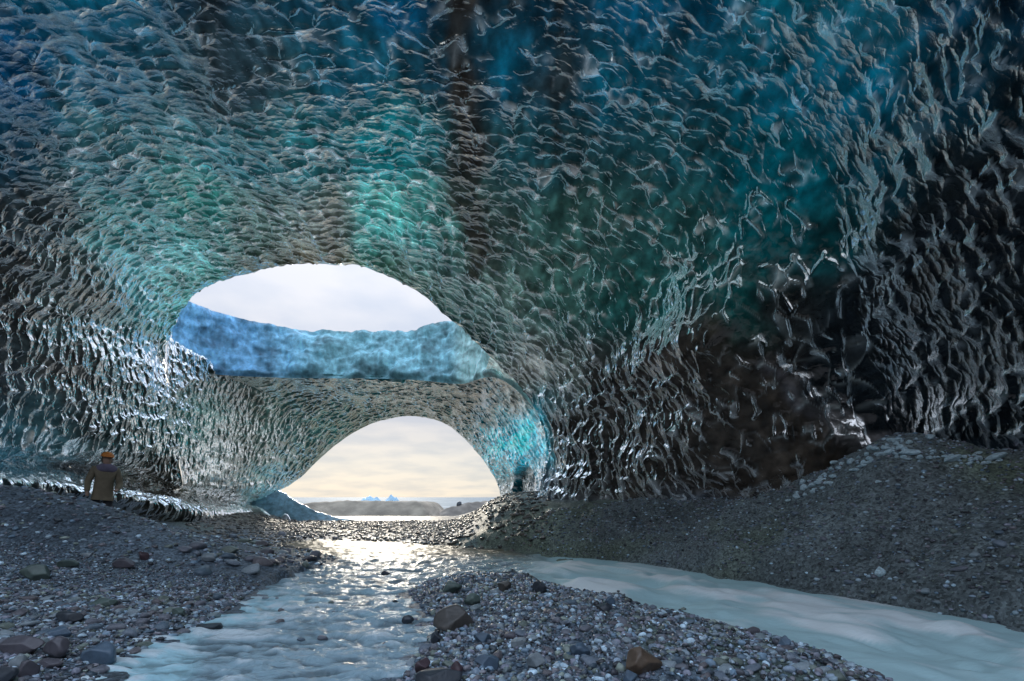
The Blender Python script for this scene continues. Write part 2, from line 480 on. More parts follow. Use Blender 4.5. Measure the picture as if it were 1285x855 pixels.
def scallop(P, amp=1.0):
    """height of the scalloped relief, towards the inside of the cave"""
    warp = np.stack([fbm(P * 0.7, 2, 31), fbm(P * 0.7 + 9, 2, 32), fbm(P * 0.7 + 21, 2, 33)], -1) * 0.35
    q = (P + warp) * np.array([1 / 0.60, 1 / 0.34, 1 / 0.60])
    f1, f2, cid = worley(q, 5, (0.75, 1.35))
    cup = np.minimum(f1, 1.1) ** 2
    q2 = (P + warp * 0.5) * np.array([1 / 0.27, 1 / 0.16, 1 / 0.27])
    g1, g2, _ = worley(q2, 6, (0.8, 1.3))
    size = 0.95 + 0.45 * fbm(P * 0.35, 2, 44)
    big = fbm(P * np.array([0.45, 0.16, 0.45]), 3, 51)
    groove = fbm(P * np.array([1.3, 0.2, 1.3]), 3, 57)
    cs = coarseness(P)
    brk = smooth(-0.12 + 0.16 * cs, 0.22 + 0.14 * cs, fbm(P * np.array([2.3, 2.6, 2.3]), 2, 58))
    ridge_n = np.exp(-np.maximum(f2 - f1, 0) / 0.11)
    ridge_s = np.exp(-np.maximum(g2 - g1, 0) / 0.14) * smooth(-0.1, 0.35, fbm(P * 0.8, 2, 59))
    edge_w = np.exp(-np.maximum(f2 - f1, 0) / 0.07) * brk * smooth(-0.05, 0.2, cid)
    fine = 0.10 * cup * size + 0.105 * ridge_n * (0.10 + 0.90 * brk) + 0.018 * ridge_s
    # larger, sparser hollows with separate drips and blades
    qc = (P + warp * 1.2) * np.array([1 / 0.85, 1 / 0.50, 1 / 0.85])
    h1, h2, hid = worley(qc, 8, (0.75, 1.35))
    blade = np.exp(-np.maximum(h2 - h1, 0) / 0.06) * smooth(0.0, 0.35, fbm(P * 1.5, 2, 60))
    hpx, hpy = view_px(P)
    hm = soft(HUMP, hpx, hpy, 20) * smooth(21, 19, P[..., 1])
    coarse = 0.04 * np.minimum(h1, 1.1) ** 2 + 0.05 * blade + 0.03 * cup * size + 0.12 * ridge_n * brk
    fine = fine + hm * (0.22 * np.minimum(h1, 1.1) ** 2 + 0.05 * blade)
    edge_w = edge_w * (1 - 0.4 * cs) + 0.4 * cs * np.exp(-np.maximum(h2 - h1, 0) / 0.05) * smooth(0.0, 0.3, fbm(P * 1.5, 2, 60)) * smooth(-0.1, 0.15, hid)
    return edge_w, amp * (fine * (1 - cs) + coarse * cs) + (0.34 - 0.16 * cs) * big + (0.10 - 0.05 * cs) * groove

# ------------------------------------------------------------------ ice cave: the near vault, ribs from behind the eye to the rim of the roof hole
def rib(s):
    return np.array([pix(*[float(v) for v in it.split()]) for it in s.split('|')])
E1 = rib('226 672 24.8|246 642 24.2|218 618 25.8|230 604 25|214 512 24.7|213 425 25|262 358 22.5|400 328 20|500 352 19.8|568 402 20.2|630 462 20.8|686 546 21|664 650 21.3')
A1 = rib('108 660 20.6|140 618 20|100 590 22|124 568 20.9|108 470 19.8|112 370 19|200 270 17.5|400 240 16.2|560 255 16|660 310 16.5|725 400 17.2|775 510 18|765 650 18.3')
A2 = rib('-6 650 17.6|28 605 17|-25 578 18.8|4 556 17.8|-18 430 16.4|5 300 15.3|160 170 14|400 130 13|610 130 13|760 190 13.5|850 300 14.3|885 430 14.2|925 650 15.6')
A3 = rib('-130 665 14.5|-110 610 14.5|-140 575 16|-100 555 14.8|-180 400 14|-170 230 13|100 40 11.3|400 -20 10.7|650 -30 10.7|850 60 11|980 190 11.8|1030 380 12.6|1090 660 13.3)'.replace(')', ''))
A4 = np.array([[-16.5, 10, 0.9], [-16.3, 10, 2.0], [-17, 10, 2.6], [-16.2, 10, 3.2], [-16.5, 9, 6], [-15, 8.4, 9.5], [-10, 7.6, 12.2], [-4, 7, 12.9], [0.5, 7.2, 12.7], [4.3, 8, 11.6], [6.9, 9.2, 9.6], [8.7, 10.6, 6.0], [10.2, 11.2, 1.0]])
A5 = A4.copy(); A5[:, 1] -= np.array([11, 11, 11, 11, 11, 6, 2.8, 2.4, 2.4, 4, 11, 15, 16]); A5[10:, 0] += np.array([0.8, 1.5, 1.8])  # unseen end: roof cut back to let sky light in, walls lengthened against reflections
RIBS = np.stack([A5, A4, A3, A2, A1, E1])
NU = 940
def arch(ribs, nu, tv, weights=None):
    # even spacing along the mean rib
    mean = catmull(ribs.mean(0), np.linspace(0, ribs.shape[1] - 1, 400))
    s = np.concatenate([[0], np.cumsum(np.linalg.norm(np.diff(mean, axis=0), axis=1))])
    tu = np.interp(np.linspace(0, s[-1], nu), s, np.linspace(0, ribs.shape[1] - 1, 400))
    R = np.stack([catmull(r, tu) for r in ribs])
    return catmull(R, tv)
tv = np.concatenate([np.linspace(0, 0.6, 26)[:-1], np.linspace(0.6, 1, 100)[:-1], np.linspace(1, 2, 130)[:-1], np.linspace(2, 5, 490)])
P = arch(RIBS, NU, tv)
N = grid_normals(P)
ctr = np.array([-5.0, 0, 4.5])
inw = ctr - P; inw[..., 1] = 0
sgn = np.sign((N * inw).sum(-1, keepdims=True))
sgn = np.sign(np.sum(sgn)) if abs(np.sum(sgn)) > 0 else 1
N = N * sgn
GLINT, H = scallop(P)
vpx, vpy = view_px(P)
vpx = vpx + 24 * fbm(P * 0.9, 3, 96); vpy = vpy + 24 * fbm(P * 0.9 + 30, 3, 97)
nearv = (P[..., 1] < 20.5) & (P[..., 1] > 6)
H = H + nearv * (0.36 * soft(HUMP, vpx, vpy, 40) - 0.3 * soft(BLACK, vpx, vpy, 30))
edge = smooth(0, 14, np.arange(P.shape[0])[::-1])[:, None]          # the relief dies away on the rim
VAULT = P + N * (H * (0.75 + 0.25 * edge))[..., None]
cave = empty('ice_cave', (-5, 8, 0))
tag(cave, 'scalloped glacier ice vault in teal and dark bands around the whole view', 'ice cave')
vault = grid_obj('vault', VAULT, M_ICE, np.concatenate([ice_tint(P, 0.56, GLINT), (1 - 0.5 * coarseness(P))[..., None]], -1), None)
vault.parent = cave; vault.matrix_parent_inverse = Matrix.Translation((5, -8, 0))
# rim of the hole: the broken edge turns up and back over the roof
rim0 = VAULT[-1]
outd = -N[-1]
RIMP = np.stack([rim0 + outd * a + np.array([0, b, 0]) for a, b in ((0, 0), (0.12, 0.05), (0.45, 0.02), (1.0, -0.25), (1.6, -0.9))])
rim = grid_obj('rim', RIMP, M_ICE, ice_tint(RIMP, 2.0), None)
rim.parent = cave; rim.matrix_parent_inverse = Matrix.Translation((5, -8, 0))

# unseen dark wall added behind the eye against reflections; roof left open for light
bwx = np.array([(-16.4, -1.0), (-14, -4.5), (-8, -7.5), (0, -8.5), (7, -7.8), (10.8, -6.2), (11.0, -4.6)])
bl_ = catmull(bwx, np.linspace(0, 6, 120))
hz = np.linspace(-0.5, 7.8, 50)
PBK = np.stack([np.stack([bl_[:, 0], bl_[:, 1] - 0.12 * (h - 3) ** 2 * 0.12, np.full(120, h)], -1) for h in hz])
NBK = grid_normals(PBK)
PBK = PBK + NBK * (0.5 * fbm(PBK * 0.5, 4, 63))[..., None]
bw = grid_obj('unseen_back_wall', PBK, M_ICE, np.full(PBK.shape, 1.0) * np.array([0.02, 0.05, 0.065]))
bw.parent = cave; bw.matrix_parent_inverse = Matrix.Translation((5, -8, 0))

# ------------------------------------------------------------------ ice arch left standing beyond the hole
FF = rib('226 672 24.8|246 642 24.2|218 618 25.8|230 604 25|214 512 24.7|213 425 25|250 462 27|350 470 29|480 471 30|577 478 30|632 474 27|718 560 25.5|715 665 25')
XX = rib('322 668 36|326 645 36|322 632 36.6|338 620 36.2|372 603 36.8|415 563 37.3|455 537 37.7|490 525 38|520 523 38|560 533 38|598 567 37.7|623 607 37.3|637 668 37')
MM = 0.5 * (FF + XX)
MM[6:11, 2] += 0.15
ARCH = np.stack([FF, MM, XX])
tv2 = np.linspace(0, 2, 230)
PA = arch(ARCH, 620, tv2)
NA = grid_normals(PA) * sgn
GLINT_A, HA = scallop(PA, 0.9)
ppx = CX + PA[..., 0] / PA[..., 1] * F; ppy = HY - (PA[..., 2] - CAMH) / PA[..., 1] * F
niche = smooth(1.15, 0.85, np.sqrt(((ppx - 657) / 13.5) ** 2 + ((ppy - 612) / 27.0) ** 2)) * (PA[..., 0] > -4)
ea = smooth(0, 10, np.arange(PA.shape[0])[::-1])[:, None] * smooth(0, 6, np.arange(PA.shape[0]))[:, None]
UNDER = PA + NA * (HA * (0.3 + 0.7 * ea) - 0.6 * niche)[..., None]
archo = empty('ice_arch', (-8, 34, 0))
tag(archo, 'lower ice arch beyond the roof hole with a blue broken upper face', 'ice arch')
inv = Matrix.Translation((8, -34, 0))
def under(o, parent, m):
    o.parent = parent; o.matrix_parent_inverse = m
    return o
ta = ice_tint(PA, 0.7, GLINT_A) * (1 - 0.7 * niche[..., None])
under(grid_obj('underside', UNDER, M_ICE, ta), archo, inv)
# flank joining the arch to the right wall of the near vault, behind the rim
tt_ = np.linspace(9.6, 12, 220)
ca_ = catmull(E1, tt_) + np.array([0.35, 0.1, 0.15]); cb_ = catmull(FF, tt_)
kk = np.linspace(0, 1, 130)[:, None, None]
PS = ca_[None] * (1 - kk) + cb_[None] * kk
NS = grid_normals(PS)
NS = NS * -np.sign(NS[..., 0:1].mean())
PSd = PS + NS * (scallop(PS, 0.9)[1] * np.sin(np.pi * np.clip(kk[..., 0], 0, 1)) - 0.9 * np.sin(np.pi * kk[..., 0]))[..., None]
under(grid_obj('flank', PSd, M_ICE, ice_tint(PS, 2.0)), archo, inv)
# the blue broken face above it
TOP = rib('228 376 25.7|290 396 28|350 409 29.5|450 417 30.8|520 414 31|567 402 30.7|650 420 27|722 450 25')
BOT = rib('214 432 25.05|250 466 26.95|350 474 28.95|450 475 29.85|520 477 29.95|577 482 29.95|632 478 26.95|718 564 25.45')
t8 = np.linspace(0, 7, 300)
tb = catmull(BOT, t8); tt = catmull(TOP, t8)
k = np.linspace(0, 1, 60)[:, None, None]
PF = tb[None] * (1 - k) + tt[None] * k
NF = grid_normals(PF)
NF = NF * -np.sign(NF[..., 1:2].mean())
f1, f2, _ = worley(PF * np.array([0.55, 0.55, 0.8]), 14)
facet = (f2 - f1)
PF = PF + NF * (0.5 * fbm(PF * 0.5, 4, 61) + 0.22 * fbm(PF * np.array([2.2, 2.2, 0.9]), 4, 62) + 0.45 * np.minimum(facet, 0.5))[..., None] * smooth(0, 0.08, k)
fx = CX + PF[..., 0] / PF[..., 1] * F; fy = HY - (PF[..., 2] - CAMH) / PF[..., 1] * F
s1 = smooth(280, 430, fx); s2 = smooth(560, 585, fx)
cA, cB, cC = np.array([0.21, 0.52, 0.86]), np.array([0.28, 0.60, 0.70]), np.array([0.55, 0.86, 0.84])
colF = cA * (1 - s1[..., None]) + cB * s1[..., None]
colF = colF * (1 - s2[..., None]) + cC * s2[..., None]
dirt = smooth(0.1, 0.5, fbm(PF * np.array([0.8, 0.8, 1.3]), 4, 66) + 0.35 * smooth(0.35, 0.0, k[..., 0]) )
colF = colF * (1 - 0.5 * dirt[..., None]) * np.exp(0.35 * fbm(PF * 1.5, 4, 67) + 0.5 * fbm(PF * np.array([6, 6, 1.2]), 3, 69))[..., None]
colF = colF + 0.12 * smooth(0.93, 1.0, k)
under(grid_obj('cut_face', PF, M_FACE, colF), archo, inv)
# upper side and seaward side, closing the arch
tback = PF[-1].copy(); tback[:, 1] = np.maximum(tback[:, 1] + 4, 40.0); tback[:, 2] -= 0.3
xt = np.interp(np.linspace(0, 1, 300), np.linspace(0, 1, UNDER.shape[1]), np.arange(UNDER.shape[1]))
xr = UNDER[-1][np.round(xt).astype(int)]
rows = [PF[-1] * (1 - a) + tback * a for a in np.linspace(0, 1, 12)] + [tback * (1 - a) + (xr + np.array([0, 0.05, 0.02])) * a for a in np.linspace(0.1, 1, 10)]
PB = np.stack(rows)
PB[2:-1] += (0.12 * fbm(PB[2:-1] * 0.7, 3, 68))[..., None] * np.array([0, 0.3, 1])
under(grid_obj('upper_side', PB, M_FACE, np.full(PB.shape, 0.55) * np.array([0.75, 0.95, 1.05])), archo, inv)

# ------------------------------------------------------------------ ground sheet
WATER_PX = [(90, 880), (150, 835), (215, 805), (275, 775), (325, 742), (385, 716), (425, 700), (385, 692), (330, 684), (400, 677), (480, 679), (560, 685), (640, 691), (700, 698),
            (800, 707), (900, 721), (1000, 738), (1100, 757), (1200, 774), (1300, 791), (1500, 830), (1500, 905), (1170, 885), (1108, 848), (1050, 827), (1000, 808), (930, 791),
            (850, 772), (780, 752), (700, 736), (640, 724), (580, 723), (535, 731), (510, 742), (530, 765), (548, 790), (528, 820), (505, 850), (480, 885)]
WATER = np.array([gpt(*p) for p in WATER_PX])
BAR = np.array([gpt(*p) for p in WATER_PX[22:]] + [[0.0, 2.0], [6.0, 2.0]])

def bump(x, y, cx, cy, rx, ry, a=0.0):
    c, s = math.cos(a), math.sin(a)
    u = ((x - cx) * c + (y - cy) * s) / rx; v = (-(x - cx) * s + (y - cy) * c) / ry
    return np.exp(-(u * u + v * v))

def ground(x, y, fine=True):
    """height of the ground, and how much of it is left bank, bar, right bank"""
    x = np.asarray(x, float); y = np.asarray(y, float)
    q = np.stack([x, y, np.zeros_like(x)], -1)
    wob = 0.22 * fbm(q * 0.9, 3, 71) * np.clip(y / 9, 0.4, 2)
    d = edge_dist(WATER, x, y) * np.where(inside(WATER, x, y), -1, 1) + wob
    bar = inside(BAR, x, y) & ~inside(WATER, x, y)
    s = x / np.maximum(y, 0.5)
    right = smooth(-0.17, 0.03, s) * ~bar * (y > 2.2)
    right = np.where(y < 6, smooth(2.5, 5.5, x), right) * ~bar
    wet = -0.22 * smooth(0, -0.9, d)
    dp = np.maximum(d, 0)
    h_bar = 0.20 * (1 - np.exp(-dp / 0.6)) + 0.05 * fbm(q * 1.5, 3, 72) * smooth(0, 0.4, dp)
    h_left = 0.10 * smooth(0, 0.6, dp) + 0.30 * smooth(0.3, 5.0, dp)
    h_left = h_left + 1.55 * bump(x, y, -12.0, 11.3, 4.9, 1.5, -0.10) + 0.35 * bump(x, y, -8.5, 13.2, 2.2, 1.6) + 0.35 * smooth(-10, -15, x) * smooth(8, 14, y)
    h_left = h_left + 0.75 * bump(x, y, -16.5, 15.8, 2.2, 2.6)
    h_left = h_left * (1 - 0.75 * smooth(15, 22, y) * smooth(-17, -12, x))
    h_right = np.interp(dp, [0, 0.25, 0.8, 1.8, 2.8, 5, 9], [0, 0.36, 0.72, 1.18, 1.5, 1.75, 1.9])
    h_right = h_right * (1 + 0.22 * smooth(0.3, 1.0, s)) + 1.15 * bump(x, y, 7.95, 10.9, 1.5, 1.3, 0.3) + 0.40 * bump(x, y, 10.8, 10.4, 2.2, 1.6) + 0.35 * bump(x, y, 5.9, 12.2, 1.8, 1.6)
    flat = smooth(17.5, 21, y) * (1 - smooth(-0.16, -0.03, s))           # wet gravel flats towards the mouth
    land = np.where(bar, h_bar, h_left * (1 - right) + h_right * right)
    z = np.where(d < 0, wet, land)
    z_flat = 0.02 + 0.045 * fbm(q * np.array([0.35, 1.1, 1]), 4, 75)
    z = z * (1 - flat) + np.where(d < 0, np.minimum(wet, z_flat), np.maximum(z_flat, land * smooth(-0.40, -0.52, s))) * flat
    z = z - 0.55 * smooth(36, 46, y) - 1.9 * smooth(75, 120, y)
    if fine:
        z = z + (0.20 * fbm(q * 0.8, 3, 76) * right + (0.035 + 0.03 * right) * fbm(q * 3.0, 3, 77) + 0.02 * fbm(q * 9.0, 2, 78)) * smooth(-0.3, 0.3, d)
        gully = np.abs(fbm(q * np.array([1.2, 0.5, 1]), 3, 79))
        z = z - 0.14 * (1 - smooth(0, 0.12, gully)) * right * smooth(0.3, 1.2, dp) * smooth(4, 1.5, dp)
    return z, right, bar, d

ys = np.concatenate([np.linspace(-9, 2.5, 24)[:-1], np.geomspace(2.5, 45, 430)[:-1], np.geomspace(45, 160, 60)])
ss = np.linspace(-1, 1, 500)
ss = np.sign(ss) * np.abs(ss) ** 1.15
wd = np.maximum(17.5, 1.25 * ys)
GX = ss[None, :] * wd[:, None]; GY = np.repeat(ys[:, None], len(ss), 1)
GZ, GR, GB, GD = ground(GX, GY)
q = np.stack([GX, GY, GZ], -1)
base = np.where(GR[..., None] > 0.5, np.array([0.165, 0.19, 0.195]), np.array([0.14, 0.175, 0.215]))
far = smooth(21, 27, GY)[..., None]
base = base * (1 - far) + np.array([0.17, 0.15, 0.125]) * far
base = base * np.exp(0.5 * fbm(q * 0.8, 4, 81))[..., None]
olive = smooth(0.1, 0.5, fbm(q * 0.35 + 5, 3, 83))[..., None] * (1 - far)
base = base * (1 - 0.3 * olive * np.array([0.2, 0.1, 1.0]))
ground_o = grid_obj('ground', q, M_GROUND, base)
tag(ground_o, 'dark wet gravel and silt banks on the cave floor', kind='structure')

# ------------------------------------------------------------------ stream
def water_material():
    m, n, l = new_mat('glacial_water')
    out = n.new('ShaderNodeOutputMaterial')
    b = n.new('ShaderNodeBsdfPrincipled')
    at = n.new('ShaderNodeAttribute'); at.attribute_name = 'tint'
    l.new(at.outputs['Color'], b.inputs['Base Color'])
    b.inputs['IOR'].default_value = 1.33
    tcn = n.new('ShaderNodeTexCoord')
    mp = n.new('ShaderNodeMapping'); mp.inputs['Scale'].default_value = (1.0, 1.6, 1.0)
    l.new(tcn.outputs['Object'], mp.inputs['Vector'])
    nb = node(n, 'ShaderNodeTexNoise', Scale=5.0, Detail=5.0, Roughness=0.55, Distortion=0.6)
    l.new(mp.outputs[0], nb.inputs['Vector'])
    bp = node(n, 'ShaderNodeBump', Distance=0.11)
    l.new(nb.outputs['Fac'], bp.inputs['Height'])
    ml = n.new('ShaderNodeMath'); ml.operation = 'MULTIPLY_ADD'; ml.inputs[1].default_value = -0.62; ml.inputs[2].default_value = 0.8
    l.new(at.outputs['Alpha'], ml.inputs[0]); l.new(ml.outputs[0], bp.inputs['Strength'])
    rr = n.new('ShaderNodeMath'); rr.operation = 'MULTIPLY_ADD'; rr.inputs[1].default_value = 0.30; rr.inputs[2].default_value = 0.16
    l.new(at.outputs['Alpha'], rr.inputs[0]); l.new(rr.outputs[0], b.inputs['Roughness'])
    l.new(bp.outputs[0], b.inputs['Normal'])
    l.new(b.outputs[0], out.inputs['Surface'])
    return m
M_WATER = water_material()
wy = np.geomspace(2.6, 46, 380); wsx = np.linspace(-1.0, 1.6, 560)
WX = wsx[None, :] * wy[:, None]; WY = np.repeat(wy[:, None], len(wsx), 1)
qq = np.stack([WX, WY, np.zeros_like(WX)], -1)
milk = smooth(-0.02, 0.10, WX / WY - 0.02 * fbm(qq * 1.2, 2, 84)) * smooth(19, 15, WY)
milk = np.where(WY < 7.5, np.maximum(milk * smooth(0.0, 1.2, WX), 0), milk)
foamL = smooth(0.0, 0.45, fbm(qq * np.array([0.8, 0.8, 1]), 3, 85) + 0.7 * smooth(0.9, 0.1, edge_dist(WATER[:7], WX, WY, False))) * smooth(11, 7, WY) * (WX < 0)
# long smooth swells of the right-hand current, small chop on the shallow side
ca, sa = math.cos(-0.9), math.sin(-0.9)
U = WX * ca + WY * sa; V = -WX * sa + WY * ca
q3 = np.stack([U * 0.8 + 0.5 * fbm(qq * 0.7, 2, 82), V * 1.2, np.zeros_like(U)], -1)
sw = fbm(q3, 3, 86)
swell = 0.17 * sw + 0.06 * fbm(q3 * 2.6, 2, 89)
rip0 = fbm(qq * np.array([3.2, 8.0, 1]) + fbm(qq * 1.3, 2, 73)[..., None] * 0.8, 4, 93)
chop = 0.05 * rip0 + 0.050 * fbm(qq * np.array([3.5, 5.5, 1]), 3, 87) + 0.02 * fbm(qq * np.array([1.3, 2.4, 1]), 2, 88)
WZ = swell * milk * smooth(0.0, 0.6, -edge_dist(WATER, WX, WY) * np.where(inside(WATER, WX, WY), -1, 1)) + chop * (1 - milk) * smooth(30, 12, WY)
cm = np.array([0.52, 0.72, 0.74]); cl = np.array([0.36, 0.50, 0.57]); cf = np.array([0.50, 0.78, 0.86]); cg = np.array([0.15, 0.12, 0.07])
fs = smooth(0.0, 0.42, sw + 0.35 * fbm(np.stack([U * 1.2, V * 6.0, U * 0], -1), 3, 99))[..., None] * milk[..., None]
wc = cl * (1 - milk[..., None]) + cm * milk[..., None]
wc = wc * (1 - fs) + np.array([0.92, 0.96, 0.96]) * fs
wc = wc * (1 - foamL[..., None]) + cf * foamL[..., None]
rip = smooth(0.05, 0.45, rip0 + 0.3 * fbm(qq * 0.5, 2, 94))[..., None] * (1 - milk[..., None]) * 0.9
wc = wc * (1 - 0.55 * smooth(-0.05, -0.4, rip0)[..., None] * (1 - milk[..., None]))  # ripple troughs darkened in the colour, for contrast the reflections lack
wc = wc * (1 - rip) + np.array([0.80, 0.87, 0.90]) * rip
gd = smooth(12, 16, WY)[..., None] * (1 - milk[..., None])
wc = wc * (1 - gd) + cg * gd
stream = grid_obj('stream', np.stack([WX, WY, WZ], -1), M_WATER, np.concatenate([wc, np.maximum(np.maximum(milk, 0.6 * foamL), 0.55 * gd[..., 0])[..., None]], -1))
tag(stream, 'glacial stream splitting round the gravel bar, milky teal in the deeper arm', kind='structure')

# ------------------------------------------------------------------ the shore outside
def sea_material():
    m, n, l = new_mat('sea_water')
    out = n.new('ShaderNodeOutputMaterial'); b = n.new('ShaderNodeBsdfPrincipled')
    tcn = n.new('ShaderNodeTexCoord')
    mp = n.new('ShaderNodeMapping'); mp.inputs['Scale'].default_value = (0.02, 0.12, 1)
    l.new(tcn.outputs['Object'], mp.inputs['Vector'])
    nn = node(n, 'ShaderNodeTexNoise', Scale=1.0, Detail=7.0, Roughness=0.65)
    l.new(mp.outputs[0], nn.inputs['Vector'])
    rp = n.new('ShaderNodeValToRGB')
    rp.color_ramp.elements[0].position = 0.44; rp.color_ramp.elements[0].color = (0.10, 0.15, 0.17, 1)
    rp.color_ramp.elements[1].position = 0.68; rp.color_ramp.elements[1].color = (0.6, 0.63, 0.65, 1)
    l.new(nn.outputs['Fac'], rp.inputs['Fac']); l.new(rp.outputs[0], b.inputs['Base Color'])
    bp = node(n, 'ShaderNodeBump', Strength=1.0, Distance=1.0)
    l.new(nn.outputs['Fac'], bp.inputs['Height']); l.new(bp.outputs[0], b.inputs['Normal'])
    b.inputs['Roughness'].default_value = 0.7
    l.new(b.outputs[0], out.inputs['Surface'])
    return m
M_SEA = sea_material()
sy = np.geomspace(95, 9000, 60); sx = np.linspace(-1.6, 1.6, 80)
SX = sx[None] * sy[:, None]; SY = np.repeat(sy[:, None], 80, 1)
SZ = -2.0 + 0.25 * fbm(np.stack([SX * 0.02, SY * 0.1, SX * 0], -1), 3, 90) * smooth(900, 120, SY)
tag(grid_obj('sea', np.stack([SX, SY, SZ], -1), M_SEA), 'grey sea with white surf along the horizon', kind='structure')

def ridge(name, crest, front, back, mat, col, amp, nu=160, nv=40, parent=None, sharp=1.0, seed=100):
    """a ridge lofted from its foot over the crest line to the far foot"""
    n = len(crest)
    t = np.linspace(0, n - 1, nu)
    c = catmull(crest, t); f = catmull(front, t); b = catmull(back, t)
    k = np.linspace(0, 1, nv)[:, None, None]
    up = np.where(k < 0.5, 1 - (1 - np.minimum(k * 2, 1)) ** 1.0, 1.0)
    a1 = np.clip(k * 2, 0, 1); a2 = np.clip(k * 2 - 1, 0, 1)
    Pr = np.where(k <= 0.5, f[None] * (1 - a1) + c[None] * a1, c[None] * (1 - a2) + b[None] * a2)
    e = (np.sin(np.pi * np.clip(k, 0, 1)) ** 0.5)
    nn = fbm(Pr * 1.1, 4, seed)
    Pr = Pr + (amp * nn)[..., None] * np.array([0.2, 0.8, 0.5]) * e
    cc = np.asarray(col) * np.exp(0.6 * fbm(Pr * 0.9, 4, seed + 1))[..., None]
    return grid_obj(name, Pr, mat, cc, parent)

M_SAND = principled('dark_beach_sand', attr=True, rough=0.85, bump=(3.0, 0.8, 0.1), vary=(0.7, 0.3))
cr = rib('340 650 47|372 634 48|410 629.5 49|455 629 50|500 629 50|526 631 49|538 645 48|548 662 47')
fr = cr.copy(); fr[:, 1] -= np.array([1, 2.5, 4, 5, 4.5, 3.5, 2, 1]); fr[:, 2] = -1.2
bk = cr.copy(); bk[:, 1] += 22; bk[:, 2] = np.minimum(cr[:, 2], 1.0)
bk[:, 0] *= 1.2
tag(ridge('sand_bank', cr, fr, bk, M_SAND, (0.32, 0.27, 0.21), 0.35, seed=110), 'flat-topped grey sand bank outside the mouth of the arch', kind='structure')
cr = rib('530 655 58|556 640 59|580 633 60|605 630 62|640 628 64|700 626 64|760 640 62')
fr = cr.copy(); fr[:, 1] -= 5; fr[:, 2] = -1.3
bk = cr.copy(); bk[:, 1] += 18; bk[:, 2] -= 0.2
tag(ridge('sand_bank', cr, fr, bk, M_SAND, (0.22, 0.19, 0.16), 0.5, seed=120), 'low sand bank sloping down to the surf beside the right foot of the arch', kind='structure')

# ------------------------------------------------------------------ ice ridge and fins at the left foot of the arch
cr = rib('268 668 35|300 640 35.6|326 622 36.2|346 613 36.8|376 631 37|410 645 37|440 653 36.6|466 660 36.4')
fr = cr.copy(); fr[:, 1] -= np.array([0.3, 1.0, 1.5, 1.8, 1.5, 1.1, 0.7, 0.3]); fr[:, 2] = -0.3
bk = cr.copy(); bk[:, 1] += 3.0; bk[:, 2] = -0.6
o = ridge('ice_ridge', cr, fr, bk, M_CHUNK, (0.36, 0.58, 0.72), 0.35, seed=130)
tag(o, 'pale blue ice ridge sloping down into the mouth at the left foot of the arch', 'ice ridge')

def fin(name, pts, rad, mat, col, seed, label):
    """a curved, tapering blade of ice lying along pts"""
    t = np.linspace(0, len(pts) - 1, 46)
    c = catmull(np.array(pts), t)
    r = np.interp(t, np.arange(len(rad)), rad)
    tan = np.gradient(c, axis=0); tan /= np.linalg.norm(tan, axis=1, keepdims=True)
    side = np.cross(tan, [0, 0, 1.0]); side /= np.linalg.norm(side, axis=1, keepdims=True)
    upv = np.cross(side, tan)
    a = np.linspace(0, 2 * np.pi, 17)
    Pq = c[:, None] + r[:, None, None] * (np.cos(a)[None, :, None] * side[:, None] * 0.8 + np.sin(a)[None, :, None] * upv[:, None] * 1.1)
    Pq = Pq + (0.25 * r[:, None] * fbm(Pq * 3.0, 3, seed))[..., None] * np.array([0.5, 0.5, 1])
    Pq[:, -1] = Pq[:, 0]
    cc = np.asarray(col) * np.exp(0.4 * fbm(Pq * 4, 3, seed + 1))[..., None]
    o = grid_obj(name, Pq, mat, cc)
    return tag(o, label, 'ice fin', 'ice fins at the left foot of the arch')
fin('ice_fin', [pix(303, 640, 34), pix(309, 648, 33.6), pix(322, 657, 33.2), pix(341, 663, 32.8)], [0.18, 0.34, 0.30, 0.06], M_CHUNK, (0.50, 0.52, 0.50), 140, 'curved pale ice fin closest to the dark wall at the left foot of the arch')
fin('ice_fin', [pix(309, 636, 34.6), pix(322, 643, 34.4), pix(336, 653, 34.1), pix(350, 660, 34)], [0.16, 0.36, 0.36, 0.06], M_CHUNK, (0.42, 0.42, 0.40), 142, 'longer grey ice fin running down in front of the blue ice ridge')
fin('ice_fin', [pix(350, 660, 34.2), pix(356, 652, 34.2), pix(359, 649, 34.3), pix(367, 660, 34.4)], [0.10, 0.20, 0.18, 0.05], M_CHUNK, (0.50, 0.55, 0.60), 144, 'small pointed ice fin standing at the water before the blue ridge')

# ------------------------------------------------------------------ icebergs on the sea
def berg(px, d, wpx, hpx, peaks, seed, label):
    w = wpx / F * d; h = hpx / F * d
    u = np.linspace(-1, 1, 40); v = np.linspace(-1, 1, 24)
    Ug, Vg = np.meshgrid(u, v)
    z = np.zeros_like(Ug)
    for pc, ph, pw in peaks:
        z = np.maximum(z, ph * np.clip(1 - np.abs(Ug - pc) / pw, 0, 1) * np.clip(1 - np.abs(Vg) * 1.05, 0, 1) ** 0.6)
    Q = np.stack([Ug * w / 2, Vg * w / 3, z * h], -1)
    Q[..., 2] += 0.07 * h * fbm(Q * 0.9, 3, seed) * (z > 0.02) - 0.35
    me = raw_mesh('iceberg', Q.reshape(-1, 3), grid_faces(24, 40), M_CHUNK, np.full((24 * 40, 3), 1.0) * np.array([0.50, 0.74, 0.90]), False)
    o = link(bpy.data.objects.new('iceberg', me))
    o.location = ((px - CX) / F * d, d, -1.75)
    tag(o, label, 'iceberg', 'icebergs off the beach')
berg(491, 140, 40, 22, [(0.0, 1.0, 0.85), (0.3, 0.82, 0.7), (-0.3, 0.7, 0.6)], 150, 'sharp-peaked blue iceberg rising over the sand bank')
